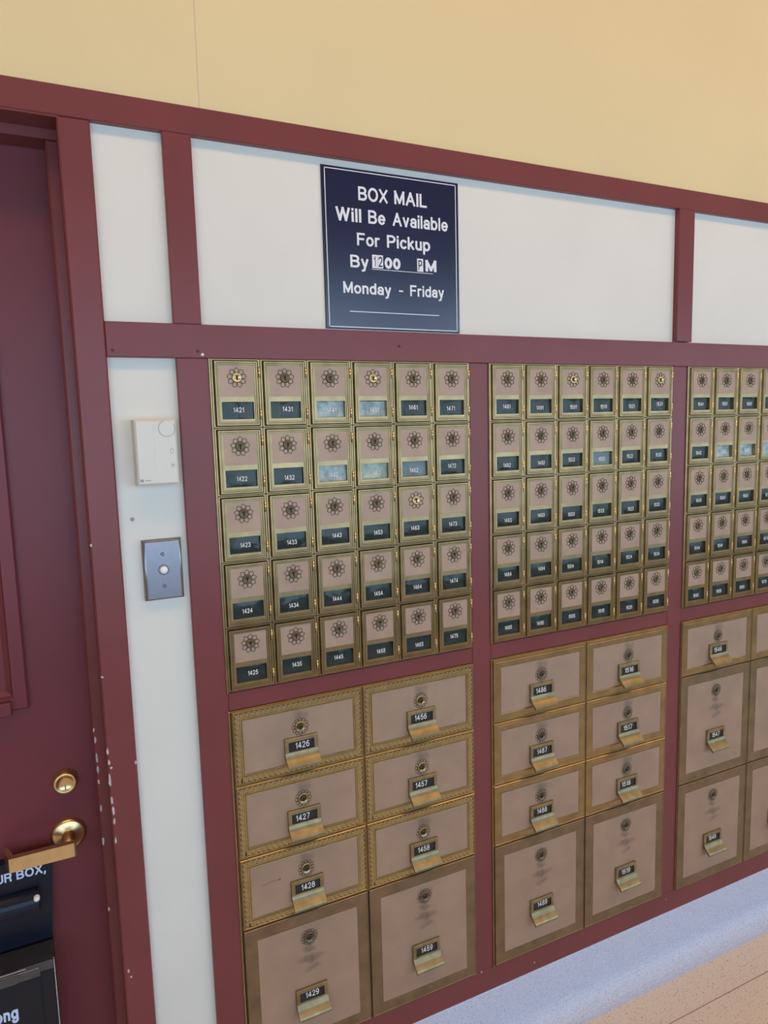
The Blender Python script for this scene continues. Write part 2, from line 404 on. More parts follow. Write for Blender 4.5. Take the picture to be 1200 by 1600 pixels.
bot = board('trim_11', -0.0010, 2.45, 0.1500, 0.2070, -0.0005, 0.06)
board('trim_12', 1.5270, 2.45, 0.9885, MBb, 0.0, 0.10)
board('trim_13', 1.6960, 2.45, 0.2070, 0.9535, 0.0, 0.10)
cas = board('trim_14', CX0, CX1, 0.0, HB, -0.0015, 0.10, 0.0026)
for n_, (x0_, x1_) in enumerate(((-0.0036, 0.0001), (0.5806, 0.5834), (1.1660, 1.1690))):
    for z0_, z1_, k_ in ((0.9885, 1.6000, 16), (0.2060, 0.9535, 19)):
        if n_ == 2 and k_ == 19: x1_ -= 0.0020
        struct(build(MB().bev(x0_, x1_, -0.0036, 0.004, z0_, z1_, 0.0008), 'trim_%d' % (k_ + n_), BRASS))
# little screw heads and chips in the paint
sc = MB()
for x, z, r in ((-0.0125, 1.6060, 0.0030),): sc.lathe([(r, -0.0008), (r * 0.8, -0.004), (r * 0.2, -0.0048)], x, z, 12)
build(sc, 'screw', GILT, st)
sc = MB()
for x, z in ((-0.158, 1.6110), (-0.0200, 1.6120), (0.372, 1.6300)): sc.lathe([(0.0028, -0.001), (0.002, -0.0042), (0.0005, -0.005)], x, z, 10)
build(sc, 'screw_head', MAROON, rail)
def chips(parent, pts, yf, wd, name='chipped_paint'):
    mb = MB()
    for (x, z, h) in pts:
        n = 9; poly = []
        for k in range(n):
            a = 2 * math.pi * k / n; q = random.uniform(0.55, 1.0)
            poly.append((x + wd * 0.5 * q * math.cos(a), z + h * 0.5 * q * math.sin(a)))
        mb.prism_y(poly, yf - 0.0004, yf + 0.0006)
    return build(mb, name, CHIP, parent, label='pale bare patches where paint has flaked off')
E_ = CX0 + 0.002
chips(cas, [(E_, 1.289, 0.008), (E_ + .001, 1.06, 0.006), (E_, 0.925, 0.018), (E_ + .001, 0.905, 0.014), (E_ + .004, 0.895, 0.006), (E_, 0.872, 0.030), (E_ + .001, 0.836, 0.020), (E_ + .002, 0.815, 0.022), (E_ + .002, 0.795, 0.016), (E_ + .002, 0.760, 0.016), (E_ + .006, 0.505, 0.008), (E_ + .010, 0.492, 0.008), (CX1 - .002, 0.895, 0.008)], -0.0012, 0.005)
chips(bot, [(0.548, 0.212 - .006, 0.005), (1.137, 0.190, 0.004), (0.70, 0.172, 0.004)], -0.0005, 0.006)

# cove base in pale terrazzo and its return to the floor
poly = [(0.06, 0.150), (0.000, 0.150), (-0.001, 0.146)]
for k in range(0, 9):
    a = math.pi / 2 * k / 8
    poly.append((-0.001 - 0.050 * (1 - math.cos(a)), 0.050 - 0.050 * math.sin(a) + 0.0002))
poly += [(-0.051, -0.03), (0.06, -0.03)]
struct(build(MB().prism_x(poly, CX1 - 0.02, XR), 'baseboard_back', TERW))

# ---------------------------------------------------------------- maroon door in its frame
DY = 0.100
jm = MB()
jm.box(-1.25, CX0, DY - 0.049, DY + 0.02, 1.9490, HB + 0.002)      # head stop
jm.box(-1.25, CX0 + 0.004, 0.0, DY - 0.049, HB - 0.003, HB + 0.002)  # head soffit
jm.bev(CX0 - 0.0175, CX0 + 0.004, DY - 0.049, DY + 0.02, 0.0, 1.9490, 0.003)   # side stop
jm.box(-1.26, -1.20, -0.0015, DY + 0.02, 0.0, HB)
fr_ = struct(build(jm, 'trim_15', MAROON))
chips(fr_, [(CX0 - .016, 0.948, 0.012), (CX0 - .015, 0.930, 0.016), (CX0 - .0145, 0.895, 0.026), (CX0 - .0145, 0.872, 0.018), (CX0 - .0145, 0.850, 0.010), (CX0 - .0145, 0.80, 0.018), (CX0 - .015, 0.735, 0.020), (CX0 - .015, 0.60, 0.010)], DY - 0.049, 0.0045)
dr = struct(build(MB().box(-1.22, CX0 - 0.012, DY, DY + 0.045, 0.01, 1.958), 'door_1', DOORPAINT))
dr['label'] = 'maroon painted door with brass lever, left of the mailboxes'
# raised moulding around the upper light and the painted-over infill
lx1, lz0, lx0, lz1 = -0.3325, 0.9955, -1.10, 1.80
mo = MB()
mo.rings([(lx0, lz0, lx1, lz1, DY + 0.001), (lx0, lz0, lx1, lz1, DY - 0.008), (lx0 + .003, lz0 + .003, lx1 - .003, lz1 - .003, DY - 0.011),
          (lx0 + .0235, lz0 + .0235, lx1 - .0235, lz1 - .0235, DY - 0.011), (lx0 + .026, lz0 + .026, lx1 - .026, lz1 - .026, DY - 0.006), (lx0 + .036, lz0 + .036, lx1 - .036, lz1 - .036, DY + 0.001)])
mo.bev(lx0 + .02, lx1 - .0270, DY - 0.026, DY, lz0 - 0.004, lz0 + 0.020, 0.002)
build(mo, 'moulding', DOORPAINT, dr)
# deadbolt
db = MB(); bx, bz = -0.2865, 0.8450
db.lathe([(0.0225, DY), (0.0225, DY - 0.004), (0.0195, DY - 0.016), (0.0185, DY - 0.018), (0.0150, DY - 0.0185), (0.0148, DY - 0.0180), (0.0, DY - 0.0182)], bx, bz, 32, close=False)
d_ = build(db, 'deadbolt', GOLD, dr, label='round brass deadbolt')
build(MB().box(bx - 0.0008, bx + 0.0008, DY - 0.0190, DY - 0.017, bz - 0.011, bz - 0.003), 'keyhole', KEYH, d_)
# lever handle
lv = MB(); hx, hz = -0.2880, 0.7405
lv.lathe([(0.0305, DY), (0.0305, DY - 0.004), (0.0275, DY - 0.008), (0.0250, DY - 0.0095), (0.012, DY - 0.011), (0.0105, DY - 0.014), (0.0100, DY - 0.056), (0.0, DY - 0.056)], hx, hz, 32, close=False)
LY0, LY1 = DY - 0.063, DY - 0.051
def arm(z0, z1):
    out = [(hx + 0.011, LY0 + .002), (hx + 0.0115, LY1), (hx - 0.088, LY1), (hx - 0.098, DY - 0.022), (hx - 0.105, DY - 0.022), (hx - 0.095, LY0), (hx + 0.008, LY0)]
    n = len(out)
    lv.add([(x, y, z0) for x, y in out] + [(x, y, z1) for x, y in out],
           [tuple(range(n)), tuple(range(n, 2 * n))[::-1]] + [(i, n + i, n + (i + 1) % n, (i + 1) % n) for i in range(n)])
arm(hz - 0.0125, hz + 0.0125)
build(lv, 'lever_handle', GOLD, dr, label='brass lever handle')

# ---------------------------------------------------------------- black drop box on the door
dbx = empty('drop_box', (-0.55, DY, 0.30), 'black drop box on the maroon door below the brass lever, with white lettering', 'box')
def local(mb, e):
    mb.v = [(x - e.location.x, y - e.location.y, z - e.location.z) for x, y, z in mb.v]; return mb
p = MB(); p.prism_y([(-0.80, 0.7225), (-0.3170, 0.7225), (-0.3290, 0.5600), (-0.80, 0.5600)], 0.080, 0.0995)
sp_ = build(local(p, dbx), 'sign_panel', GLOSSBLACK, dbx)
t = MB(); put_text(t, 'YOUR BOX,', -0.4395, -0.3300, 0.6880, 0.0165, 0.0795, 0.17)
build(local(t, dbx), 'lettering', SIGNTXT, sp_, label='pale lettering YOUR BOX,')
p = MB()
prof = []
for k in range(0, 9):
    a = math.pi * 0.62 * k / 8
    prof.append((0.080 - 0.026 * math.sin(a), 0.640 + 0.026 * math.cos(a)))
p.prism_x([(0.0805, 0.666)] + prof + [(0.0805, 0.622)], -0.78, -0.3440)
build(local(p, dbx), 'hopper', GLOSSBLACK, dbx, label='rounded glossy black lip')
p = MB(); p.lathe([(0.0052, 0.0600), (0.005, 0.054), (0.003, 0.0515), (0.0006, 0.0505)], -0.3470, 0.6570, 14)  # stud coloured white to paint in the glint on the black lip
build(local(p, dbx), 'glint_stud', BUTTON, dbx, label='small round stud, white as a painted glint')
p = MB(); p.box(-0.80, -0.3290, 0.030, 0.0995, 0.30, 0.5520)
p.bev(-0.80, -0.3505, 0.028, 0.031, 0.30, 0.5400, 0.001)
bod = build(local(p, dbx), 'body', MATTEBLACK, dbx)
t = MB(); put_text(t, 'ong', -0.4255, -0.3900, 0.4650, 0.0230, 0.0270, 0.20)
build(local(t, dbx), 'lettering', SIGNTXT, bod, label='pale lettering ending in ong')
p = MB(); p.box(-0.80, -0.3280, 0.032, 0.079, 0.5535, 0.5560); p.box(-0.80, -0.3290, 0.0245, 0.0265, 0.5395, 0.5560); p.box(-0.80, -0.3505, 0.0225, 0.0235, 0.5330, 0.5480)
p.prism_y([(-0.80, 0.5330), (-0.388, 0.5330), (-0.383, 0.5440), (-0.386, 0.556), (-0.80, 0.556)], 0.0205, 0.0222)
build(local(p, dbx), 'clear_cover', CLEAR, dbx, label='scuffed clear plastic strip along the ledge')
p = MB()
p.box(-0.80, -0.352, 0.0238, 0.0243, 0.5472, 0.5482); p.box(-0.80, -0.372, 0.0198, 0.0203, 0.5555, 0.5565)
p.box(-0.3283, -0.3270, 0.029, 0.034, 0.30, 0.552)
build(local(p, dbx), 'worn_edge', CHIP, dbx, label='pale worn edge')

# ---------------------------------------------------------------- pickup notice
sg = empty('notice_sign', (0.3708, PY, 1.6608), 'navy blue notice sign in white lettering about box mail pickup, above the mailboxes', 'sign')
SY = 0.0075  # sign x and z values scaled about the camera onto this deeper plane
pn = build(local(MB().bev(0.2236, 0.5179, SY, PY, 1.6608, 1.9556, 0.001), sg), 'panel', NAVY, sg)
b = MB()
for (x0, x1, z0, z1) in ((0.2296, 0.5118, 1.9497, 1.9512), (0.2296, 0.5118, 1.6637, 1.6653), (0.2296, 0.2311, 1.6637, 1.9512), (0.5103, 0.5118, 1.6637, 1.9512)):
    b.box(x0, x1, SY - 0.0004, SY + 0.001, z0, z1)
build(local(b, sg), 'border_line', SIGNW, sg)
L = MB(); YT = SY - 0.0004
put_text(L, 'BOX', 0.2972, 0.3586, 1.8996, 0.0250, YT)
put_text(L, 'MAIL', 0.3732, 0.4448, 1.9004, 0.0252, YT)
put_text(L, 'Will', 0.2500, 0.3020, 1.8589, 0.0246, YT)
put_text(L, 'Be', 0.3167, 0.3526, 1.8591, 0.0246, YT)
put_text(L, 'Available', 0.3687, 0.4921, 1.8597, 0.0246, YT)
put_text(L, 'For', 0.2919, 0.3394, 1.8169, 0.0232, YT)
put_text(L, 'Pickup', 0.3551, 0.4506, 1.8179, 0.0236, YT)
put_text(L, 'By', 0.2766, 0.3142, 1.7758, 0.0230, YT)
put_text(L, '00', 0.3492, 0.3830, 1.7783, 0.0205, YT, 0.24)
put_text(L, 'M', 0.4393, 0.4642, 1.7788, 0.0222, YT, 0.20)
put_text(L, 'Monday', 0.2606, 0.3612, 1.7275, 0.0212, YT)
put_text(L, 'Friday', 0.4036, 0.4805, 1.7289, 0.0212, YT)
L.box(0.3789, 0.3880, YT, SY, 1.7358, 1.7387)
L.box(0.3212, 0.4557, YT, SY, 1.7746, 1.7756)
L.box(0.2725, 0.4692, YT, SY, 1.6932, 1.6946)
build(local(L, sg), 'lettering', SIGNW, sg, label='white lettering')
for (x0, x1, s, a, c) in ((0.3222, 0.3332, '1', 0.3261, 0.3291), (0.3340, 0.3453, '2', 0.3355, 0.3438), (0.4203, 0.4336, 'P', 0.4231, 0.4310)):
    tl = build(local(MB().box(x0, x1, SY - 0.0012, SY, 1.7773, 1.8020), sg), 'insert_tile', SIGNW, sg, label='white slide-in tile reading ' + s)
    tt = MB(); put_text(tt, s, a, c, 1.7801, 0.0190, SY - 0.0015, 0.13, 0.0004)
    build(local(tt, sg), 'character', BLACK, tl)

# ---------------------------------------------------------------- thermostat and door bell plate
th = empty('thermostat', (-0.1013, PY, 1.3865), 'beige plastic thermostat on the narrow white panel, above the steel bell plate', 'thermostat')
c = MB(); tx0, tx1, tz0, tz1, ty = -0.1361, -0.0690, 1.3862, 1.4945, -0.030
c.rings([(tx0 - .001, tz0 - .001, tx1 + .001, tz1 + .001, PY), (tx0 - .001, tz0 - .001, tx1 + .001, tz1 + .001, ty + .010), (tx0, tz0, tx1, tz1, ty + 0.003), (tx0 + .003, tz0 + .003, tx1 - .003, tz1 - .003, ty)])
c.quadrect(tx0 + .003, tz0 + .003, tx1 - .003, tz1 - .003, ty)
c.box(-0.1062, -0.1056, ty - 0.0003, ty + .001, tz0 + .010, tz1 - .004)
build(local(c, th), 'cover', BEIGEP, th)
dl = MB(); pts = []
for k in range(0, 19):
    a = math.radians(110 + 280 * k / 18); pts.append((-0.0845 + 0.0135 * math.cos(a), 1.4800 + 0.0135 * math.sin(a)))
dl.ribbon(pts, 0.0009, ty - 0.0004, 0.0006)
build(local(dl, th), 'dial_outline', GREYMARK, th, label='thin grey arc of the dial')
lg = MB(); lg.box(-0.1320, -0.1270, ty - 0.0003, ty, 1.3915, 1.3962); lg.box(-0.1245, -0.1150, ty - 0.0003, ty, 1.3932, 1.3946)
build(local(lg, th), 'logo', GREYMARK, th, label='small grey square logo')
for zz, kk in ((1.4424, 0), (1.4180, 1)):
    s_ = MB()
    if kk == 0:
        s_.ribbon([(-0.0783 + 0.003 * math.cos(a * .7), zz + 0.004 * math.sin(a * .7)) for a in range(0, 9)], 0.0007, ty - 0.0003)
    else:
        for a in (0, 60, 120):
            q = math.radians(a); s_.ribbon([(-0.0783 - .0042 * math.cos(q), zz - .0042 * math.sin(q)), (-0.0783 + .0042 * math.cos(q), zz + .0042 * math.sin(q))], 0.0006, ty - 0.0003)
    build(local(s_, th), 'symbol', GREYMARK, th)

bp_ = empty('doorbell_plate', (-0.1010, PY, 1.1810), 'brushed steel wall plate with round white bell button, below the thermostat', 'doorbell')
c = MB(); px0, px1, pz0, pz1, py = -0.1345, -0.0675, 1.1808, 1.2885, 0.002
c.rings([(px0, pz0, px1, pz1, PY), (px0, pz0, px1, pz1, PY - 0.002), (px0 + .001, pz0 + .001, px1 - .001, pz1 - .001, py - 0.001), (px0 + .0028, pz0 + .0024, px1 - .0028, pz1 - .0024, py - 0.0032), (px0 + .0055, pz0 + .004, px1 - .0055, pz1 - .004, py - 0.004)])
c.smooth = [True] * len(c.f)
c.quadrect(px0 + .0055, pz0 + .004, px1 - .0055, pz1 - .004, py - 0.004)
build(local(c, bp_), 'plate', STEEL, bp_)
FY = py - 0.004
r_ = build(local(MB().lathe([(0.0095, FY + .001), (0.0095, FY - 0.002), (0.0085, FY - 0.003), (0.0068, FY - .003), (0.0066, FY - .001)], -0.1008, 1.2350, 8, close=False), bp_), 'button_ring', STEEL, bp_, label='steel nut around the button')
build(local(MB().lathe([(0.0064, FY + .001), (0.0064, FY - 0.004), (0.0050, FY - 0.0055), (0.0012, FY - 0.0062)], -0.1008, 1.2350, 24), bp_), 'button', BUTTON, r_, label='white push button')
for zz in (1.2628, 1.2063):
    s_ = build(local(MB().lathe([(0.0034, FY + .0005), (0.0034, FY - 0.0006), (0.0024, FY - 0.0014)], -0.1011, zz, 14), bp_), 'screw', STEEL, bp_)
    build(local(MB().box(-0.1011 - .0005, -0.1011 + .0005, FY - 0.0016, FY - .001, zz - .0028, zz + .0028), bp_), 'slot', KEYH, s_)

# ---------------------------------------------------------------- mailboxes
PW, PH = 0.0889, 0.1220
def inset(r, d, y, dz=None):
    dz = d if dz is None else dz
    return (r[0] + d, r[1] + dz, r[2] - d, r[3] - dz, y)

def body_mesh(wd, ht, sx, sz, depth=0.16):
    """brass module: front rim, then the dark compartment behind it"""
    b = MB(); r = (-wd / 2, 0, wd / 2, ht); e = 0.0002
    b.rings([inset(r, e, 0.016), inset(r, e, -0.0010), inset(r, e + .0007, -0.0020), inset(r, min(sx, .0032), -0.0020, min(sz, .0022)), inset(r, sx, -0.0008, sz), inset(r, sx, 0.010, sz)])
    b.cur = 1
    b.rings([inset(r, sx, 0.010, sz), inset(r, sx, depth, sz)])
    q = inset(r, sx, depth, sz); b.quadrect(*q[:4], depth)
    b.cur = 0
    return b

def rosette(n, r0, r1, y, wd=0.0010):
    b = MB()
    for k in range(n):
        a = 2 * math.pi * k / n + math.pi / 2; h = math.pi / n
        P = lambda r, t: (r * math.cos(t), r * math.sin(t))
        b.ribbon([P(r0, a - h), P((r0 + 2 * r1) / 3, a - h * 0.75), P(r1, a), P((r0 + 2 * r1) / 3, a + h * 0.75), P(r0, a + h)], wd, y)
        b.ribbon([P(r0 * 1.02, a - h), P(r0 * .92, a - h * .5), P(r0 * .92, a + h * .5), P(r0 * 1.02, a + h)], wd * 0.8, y)
    return b
def keyhole_mesh(y):
    b = MB(); b.lathe([(0.0023, y + .0004), (0.0023, y)], 0, 0.0012, 12); b.box(-0.0011, 0.0011, y, y + .0004, -0.0046, 0.001)
    return b

# small door; local z = 0 at the bottom of the cell, x = 0 at its middle
SD = (-PW / 2 + 0.0054, 0.0036, PW / 2 - 0.0056, PH - 0.0038)
PCX = 0.0007
panel_r = (PCX - 0.0302, PH - 0.0668, PCX + 0.0302, PH - 0.0123)
win_r = (PCX - 0.0290, PH - 0.1065, PCX + 0.0290, PH - 0.0758)
d = MB()
d.rings([inset(SD, 0, 0.006), inset(SD, 0, -0.0040), inset(SD, 0.0010, -0.0058), inset(SD, 0.0030, -0.0058), inset(SD, 0.0040, -0.0040), inset(SD, 0.0048, -0.0040), inset(SD, 0.0054, -0.0050), inset(SD, 0.0066, -0.0050), inset(SD, 0.0074, -0.0036)])
ir = inset(SD, 0.0074, 0)[:4]
d.holed(ir, win_r, -0.0036)
d.rings([inset(win_r, 0, -0.0036), inset(win_r, 0, 0.004)])
for (x0, x1, z0, z1) in ((panel_r[0], panel_r[2], panel_r[1] - .0010, panel_r[1]), (panel_r[0], panel_r[2], panel_r[3], panel_r[3] + .0008), (panel_r[0] - .0008, panel_r[0], panel_r[1], panel_r[3]), (panel_r[2], panel_r[2] + .0008, panel_r[1], panel_r[3]),
                         (win_r[0], win_r[2], win_r[1] - .0018, win_r[1] - .0008)):
    d.box(x0, x1, -0.0043, -0.003, z0, z1)
LKZ = PH - 0.0333
RECALC.update(['body', 'door', 'panel', 'rosette', 'lock', 'keyhole', 'window_pane', 'hinge', 'number', 'pull_handle', 'number_plate', 'greek_key_border', 'border_line'])
ME = {}
ME['body'] = body_mesh(PW, PH, 0.0050, 0.0032).mesh('body', [BRASS, DARK])
ME['door'] = d.mesh('door', BRASS)
ME['panel'] = MB().box(panel_r[0], panel_r[2], -0.0039, -0.0034, panel_r[1], panel_r[3]).mesh('panel', PINK)
ME['rosette'] = rosette(9, 0.0098, 0.0178, -0.0043, 0.0010).mesh('rosette', BRONZE)
ME['lock'] = MB().lathe([(0.0088, -0.0038), (0.0088, -0.0052), (0.0074, -0.0066), (0.0062, -0.0066), (0.0058, -0.0060), (0, -0.0060)], 0, 0, 20, close=False).mesh('lock', BRASSLINE)
ME['lock_dark'] = ME['lock'].copy(); ME['lock_dark'].materials[0] = LOCKB
ME['keyhole'] = keyhole_mesh(-0.0064).mesh('keyhole', KEYH)
wp = MB(); nx, nz_ = 10, 6; vs = []; fs = []
for j_ in range(nz_ + 1):
    for i_ in range(nx + 1):
        u, v_ = i_ / nx * 2 - 1, j_ / nz_ * 2 - 1
        vs.append((win_r[0] - .001 + (win_r[2] - win_r[0] + .002) * i_ / nx, 0.0018 - 0.0013 * (1 - u * u) * (1 - v_ * v_), win_r[1] - .001 + (win_r[3] - win_r[1] + .002) * j_ / nz_))
for j_ in range(nz_):
    for i_ in range(nx):
        q = j_ * (nx + 1) + i_; fs.append((q, q + 1, q + nx + 2, q + nx + 1))
wp.add(vs, fs, True)
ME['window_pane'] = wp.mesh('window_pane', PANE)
hm = MB()
hm.lathe([(0.0, 0.0), (0.0021, 0.0), (0.0021, 0.0190), (0, 0.0190)], 0, 0, 10, axis='z', close=False)
ME['hinge'] = hm.mesh('hinge', BRASSLINE)

def num_mesh(txt, wd, cap, y, key):
    k = ('n', txt, key)
    if k not in ME:
        b = MB(); put_text(b, txt, -wd / 2, wd / 2, -cap / 2, cap, y, 0.125, 0.0002)
        ME[k] = b.mesh('number', GILT)
    return ME[k]

ORD = ['first', 'second', 'third', 'fourth', 'fifth', 'sixth']
ROWN = ['top', 'second', 'third', 'fourth', 'bottom']
BANKN = ['left', 'middle', 'right-hand']
rng = random.Random(11)
blank_locks = {(1, 2), (3, 4), (0, 3), (2, 4)}
proto = {}
def small_box(cx, zt, no, bank, col, row):
    lab = 'small brass mailbox number %s, %s column of the %s bank, %s row' % (no, ORD[col], BANKN[bank], ROWN[row])
    e = empty('small_mailbox', (cx, 0, zt - PH), lab, 'mailbox', 'small mailboxes in the %s bank' % BANKN[bank])
    ob('body', ME['body'], e)
    dd = ob('door', ME['door'], e)
    ob('panel', ME['panel'], dd, label='dull copper-toned panel')
    ob('rosette', ME['rosette'], dd, (PCX, 0, LKZ))
    dark = no not in ('1451', '1463', '1531', '1421', '1501')
    ob('lock', ME['lock_dark' if dark else 'lock'], dd, (PCX, 0, LKZ))
    k = ob('keyhole', ME['keyhole'], dd, (PCX, 0, LKZ)); k.rotation_euler = (0, rng.uniform(-.25, .25), 0)
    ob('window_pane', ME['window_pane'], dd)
    ob('number', num_mesh(no, 0.0190, 0.0088, 0, 's'), dd, (PCX + rng.uniform(-.002, .004), -0.0006, PH - 0.0925 + rng.uniform(-.003, .003)), label='pale number ' + no)
    hx_ = PW / 2 - 0.0022
    ob('hinge', ME['hinge'], e, (hx_, -0.0024, 0.0140)); ob('hinge', ME['hinge'], e, (hx_, -0.0024, PH - 0.0140 - 0.0190))
    return e

BX = [0.0, 0.5833, 1.1700]
for bank, (x0, first, ncol) in enumerate(((BX[0], 142, 6), (BX[1], 148, 6), (BX[2], 154, 4))):
    for col in range(ncol):
        for row in range(5):
            small_box(x0 + PW * (col + 0.5), 1.6 - PH * row, '%d%d' % (first + col, row + 1), bank, col, row)

# letters standing behind some of the glass
def envelope(bank, col, row, no, material, desc, tilt, h=0.060, yy=0.0055, dx=0.0):
    cx = BX[bank] + PW * (col + 0.5) + dx; zb = 1.6 - PH * (row + 1) + 0.0033
    e = MB(); e.box(-0.036, 0.036, 0, 0.0012, 0, h)
    e.ribbon([(-0.036, h - .002), (0, h * 0.45), (0.036, h - .002)], 0.0008, -0.0002)
    o = build(e, 'envelope', material, None, (cx, yy, zb)); o.rotation_euler = (-0.06, 0, 0)
    return tag(o, '%s behind the glass of mailbox %s' % (desc, no), 'envelope', 'letters inside the mailboxes')
envelope(0, 2, 0, '1441', PAPER, 'bluish white envelope', 0.05)
envelope(0, 3, 0, '1451', PAPER, 'pale blue envelope', -0.04, h=0.042)
envelope(0, 2, 1, '1442', PAPER, 'white envelope', 0.03)
envelope(0, 3, 1, '1452', PAPERG, 'bright greenish white envelope', 0.0)
envelope(0, 4, 1, '1462', PAPERD, 'dull grey envelope', 0.0)
envelope(1, 3, 1, '1512', PAPERD, 'grey envelope', 0.0)
envelope(2, 1, 1, '1552', PAPER, 'pale envelope', 0.0, h=0.044)
envelope(2, 2, 1, '1562', PAPER, 'very bright white envelope', 0.0)
envelope(2, 3, 1, '1572', PAPER, 'light envelope', 0.0)

# ---- wide drawers' doors
LW = 0.2667
def greek_key(w_, h_, a, c, y):
    """meander running round the border between insets a and c"""
    b = MB(); band = c - a; u = band / 5.0
    unit = [(0, 0), (0, 5), (5, 5), (5, 1.6), (2.2, 1.6), (2.2, 3.2), (3.6, 3.2)]
    step = 7.0 * u
    def run(L, tf):
        n = int(L // step); s = L / max(n, 1)
        for k in range(n):
            pts = [(k * s + px * u * s / step, pz * u) for px, pz in unit]
            b.ribbon([tf(*q) for q in pts], 0.00125, y)
            b.ribbon([tf(*q) for q in [(k * s + 5 * u * s / step, 0.0), ((k + 1) * s, 0.0)]], 0.0011, y)
    run(w_ - 2 * c, lambda p, q: (-w_ / 2 + c + p, h_ - a - q))
    run(w_ - 2 * c, lambda p, q: (-w_ / 2 + c + p, a + q))
    run(h_ - 2 * a, lambda p, q: (-w_ / 2 + a + q, a + p))
    run(h_ - 2 * a, lambda p, q: (w_ / 2 - a - q, a + p))
    return b

def large_meshes(kind, ht, wd=LW):
    g = 0.0016
    r = (-wd / 2 + g, g, wd / 2 - g, ht - g)
    d = MB()
    bi = 0.0200 if kind != 'tall' else 0.0260
    R = [inset(r, 0, 0.006), inset(r, 0, -0.0040), inset(r, 0.0012, -0.0055), inset(r, 0.0028, -0.0055), inset(r, 0.0034, -0.0046)]
    if kind == 'key':
        R += [inset(r, 0.0138, -0.0046), inset(r, 0.0142, -0.0054), inset(r, 0.0152, -0.0054), inset(r, 0.0156, -0.0042), inset(r, 0.0174, -0.0042), inset(r, 0.0178, -0.0052), inset(r, 0.0188, -0.0052), inset(r, 0.0192, -0.0040)]
    elif kind == 'plain':
        R += [inset(r, 0.0070, -0.0046), inset(r, 0.0074, -0.0050), inset(r, 0.0170, -0.0050), inset(r, 0.0176, -0.0044)]
    R += [inset(r, bi, -0.0040)]
    d.rings(R); d.quadrect(*inset(r, bi, 0)[:4], -0.0040)
    if kind == 'key':
        for q in (4, 5, 6, 7): d.mi[4 * 4 + q - 4] = 1
    ME[kind, 'door'] = d.mesh('door', [BROWNED if kind == 'tall' else BRASS, KEYG])
    pr = inset(r, bi, 0)[:4]
    # the panel mesh keeps its own origin at its lower edge
    ME[kind, 'panel'] = MB().box(pr[0], pr[2], -0.0044, -0.0036, 0, pr[3] - pr[1]).mesh('panel', PINKTALL if kind == 'tall' else PINKWIDE)
    ME[kind, 'pz'] = pr[1]
    ME[kind, 'body'] = body_mesh(wd, ht, 0.0011, 0.0011, 0.20).mesh('body', [BROWNED if kind == 'tall' else BRASSLINE, DARK])
    if kind == 'key':
        k = greek_key(r[2] - r[0], r[3] - r[1], 0.0050, 0.0124, -0.0052)
        k.v = [(x, y, z + g) for x, y, z in k.v]
        for dd_ in (0.0152, 0.0186):
            q = inset(r, dd_, 0)
            k.ribbon([(q[0], q[1]), (q[2], q[1]), (q[2], q[3]), (q[0], q[3]), (q[0], q[1])], 0.0009, -0.0057)
        ME[kind, 'key'] = k.mesh('greek_key_border', BRASSLINE)
large_meshes('key', 0.1486); large_meshes('plain', 0.1486); large_meshes('tall', 0.2985)
ME['lockL'] = MB().lathe([(0.0118, -0.0040), (0.0118, -0.0062), (0.0104, -0.0076), (0.0086, -0.0076), (0.0080, -0.0064), (0, -0.0064)], 0, 0, 24, close=False).mesh('lock', BRASS)
ME['lockLd'] = ME['lockL'].copy(); ME['lockLd'].materials[0] = LOCKB
kh = MB(); kh.lathe([(0.0056, -0.0066), (0.0052, -0.0072), (0.0, -0.0072)], 0, 0, 16, close=False)
ME['cylL'] = kh.mesh('lock_cylinder', BRONZE)
ME['keyL'] = keyhole_mesh(-0.0075).mesh('keyhole', KEYH)
ME['rosL'] = rosette(12, 0.0118, 0.0176, -0.0047, 0.0008).mesh('rosette', BRONZE)
# pull: framed number holder with a flared lip; origin at the middle of its top edge
hb = MB(); HW = 0.0335; HY = -0.0105
def pull():
    b = MB()
    o = (-HW, -0.0300, HW, 0.0)
    hole = (-0.0262, -0.0268, 0.0262, -0.0074)
    b.rings([(o[0], o[1], o[2], o[3], -0.0040), (o[0], o[1], o[2], o[3], HY + .001), (o[0] + .001, o[1], o[2] - .001, o[3] - .001, HY)])
    b.holed((o[0] + .001, o[1], o[2] - .001, o[3] - .001), hole, HY)
    b.rings([inset(hole, 0, HY), inset(hole, 0, HY + 0.0030)])
    sec = [(-0.0040, -0.0285), (HY, -0.0285), (HY - 0.0008, -0.0310), (HY - 0.0026, -0.0345), (HY - 0.0062, -0.0390), (HY - 0.0110, -0.0432), (HY - 0.0158, -0.0468), (HY - 0.0180, -0.0500), (HY - 0.0180, -0.0535), (HY - 0.0160, -0.0552),
           (HY - 0.0135, -0.0530), (HY - 0.0100, -0.0490), (HY - 0.0040, -0.0440), (HY + .0010, -0.0420), (-0.0040, -0.0420)]
    b.prism_x(sec, -HW, HW)
    return b
ME['pull'] = pull().mesh('pull_handle', HANDLE)
ME['nplate'] = MB().box(-0.0266, 0.0266, HY + 0.0028, HY + 0.0048, -0.0272, -0.0070).mesh('number_plate', BLACK)

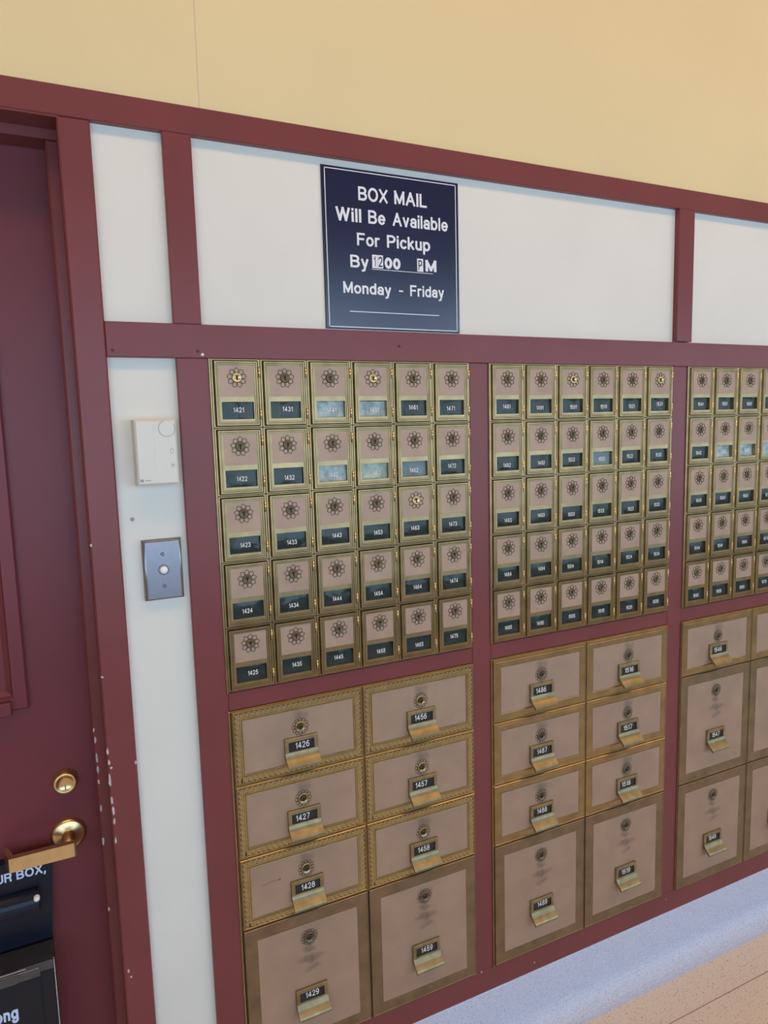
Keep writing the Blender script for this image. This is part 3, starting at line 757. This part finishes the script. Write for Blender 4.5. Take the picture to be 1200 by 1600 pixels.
def large_box(cx, zt, ht, no, bank, col, row, kind, where, dirty):
    lab = '%s brass mailbox number %s, %s' % ('tall' if kind == 'tall' else 'wide', no, where)
    e = empty('large_mailbox', (cx, 0, zt - ht), lab, 'mailbox', 'large mailboxes in the %s bank' % BANKN[bank])
    ob('body', ME[kind, 'body'], e)
    dd = ob('door', ME[kind, 'door'], e)
    pn_ = ob('panel', ME[kind, 'panel'], dd, (0, 0, ME[kind, 'pz']), label='dull copper-toned panel')
    if kind == 'key': ob('greek_key_border', ME[kind, 'key'], dd, label='raised meander border')
    lz = ht - (0.0560 if kind != 'tall' else 0.0575)
    ob('rosette', ME['rosL'], dd, (0, 0, lz))
    ob('lock', ME['lockL' if bank == 0 and kind != 'tall' else 'lockLd'], dd, (0, 0, lz)); ob('lock_cylinder', ME['cylL'], dd, (0, 0, lz)); k = ob('keyhole', ME['keyL'], dd, (0, 0, lz))
    hz_ = ht - (0.0745 if kind != 'tall' else 0.1640)
    ob('pull_handle', ME['pull'], dd, (-0.0005, 0, hz_))
    ob('number_plate', ME['nplate'], dd, (-0.0005, 0, hz_))
    ob('number', num_mesh(no, 0.0280, 0.0125, 0, 'l'), dd, (-0.001 + rng.uniform(-.003, .003), HY + 0.0024, hz_ - 0.0170 + rng.uniform(-.001, .001)), label='white number ' + no)
    return e

def where(bank, col, row, last):
    r = ['in the top row', 'in the second row', 'in the third row'][row] if not last else 'in the bottom row'
    return '%s of the lower %s bank, %s column' % (r, BANKN[bank], 'left' if col == 0 else 'right')
ZT = 0.9530
for bank, nos in enumerate((('1426 1427 1428 1429', '1456 1457 1458 1459'), ('1486 1487 1488 1489', '1516 1517 1518 1519'))):
    for col, s_ in enumerate(nos):
        for row, no in enumerate(s_.split()):
            cx = BX[bank] + 0.0010 + LW * (col + 0.5)
            tall = row == 3
            large_box(cx, ZT - 0.1486 * row, 0.2985 if tall else 0.1486, no, bank, col, row, 'tall' if tall else ('key' if bank == 0 else 'plain'), where(bank, col, row, tall), True)
for col, s_ in enumerate(('1546 1547 1548', '1576 1577 1578')):
    for row, no in enumerate(s_.split()):
        cx = BX[2] - 0.0030 + 0.2605 * 0 + LW * (col + 0.5)
        zt = [ZT, ZT - 0.1486, ZT - 0.1486 - 0.2985][row]
        large_box(cx, zt, 0.1486 if row == 0 else 0.2985, no, 2, col, row, 'plain' if row == 0 else 'tall', where(2, col, row, row == 2), True)

sm_ = [o for o in S.objects if o.name.startswith('large_mailbox') and '1428' in o['label']][0]
dd_ = [c for c in sm_.children if c.name.startswith('door')][0]
x_, z_ = sm_.location.x, sm_.location.z
b_ = MB(); b_.ribbon([(0.0440 - x_, 0.5905 - z_), (0.0610 - x_, 0.5935 - z_), (0.0790 - x_, 0.5935 - z_)], 0.0010, -0.0046)
b_.lathe([(0.0022, -0.0045), (0.0018, -0.0047), (0.0, -0.0047)], 0.0790 - x_, 0.5935 - z_, 10, close=False)
build(b_, 'scratch', KEYG, dd_)
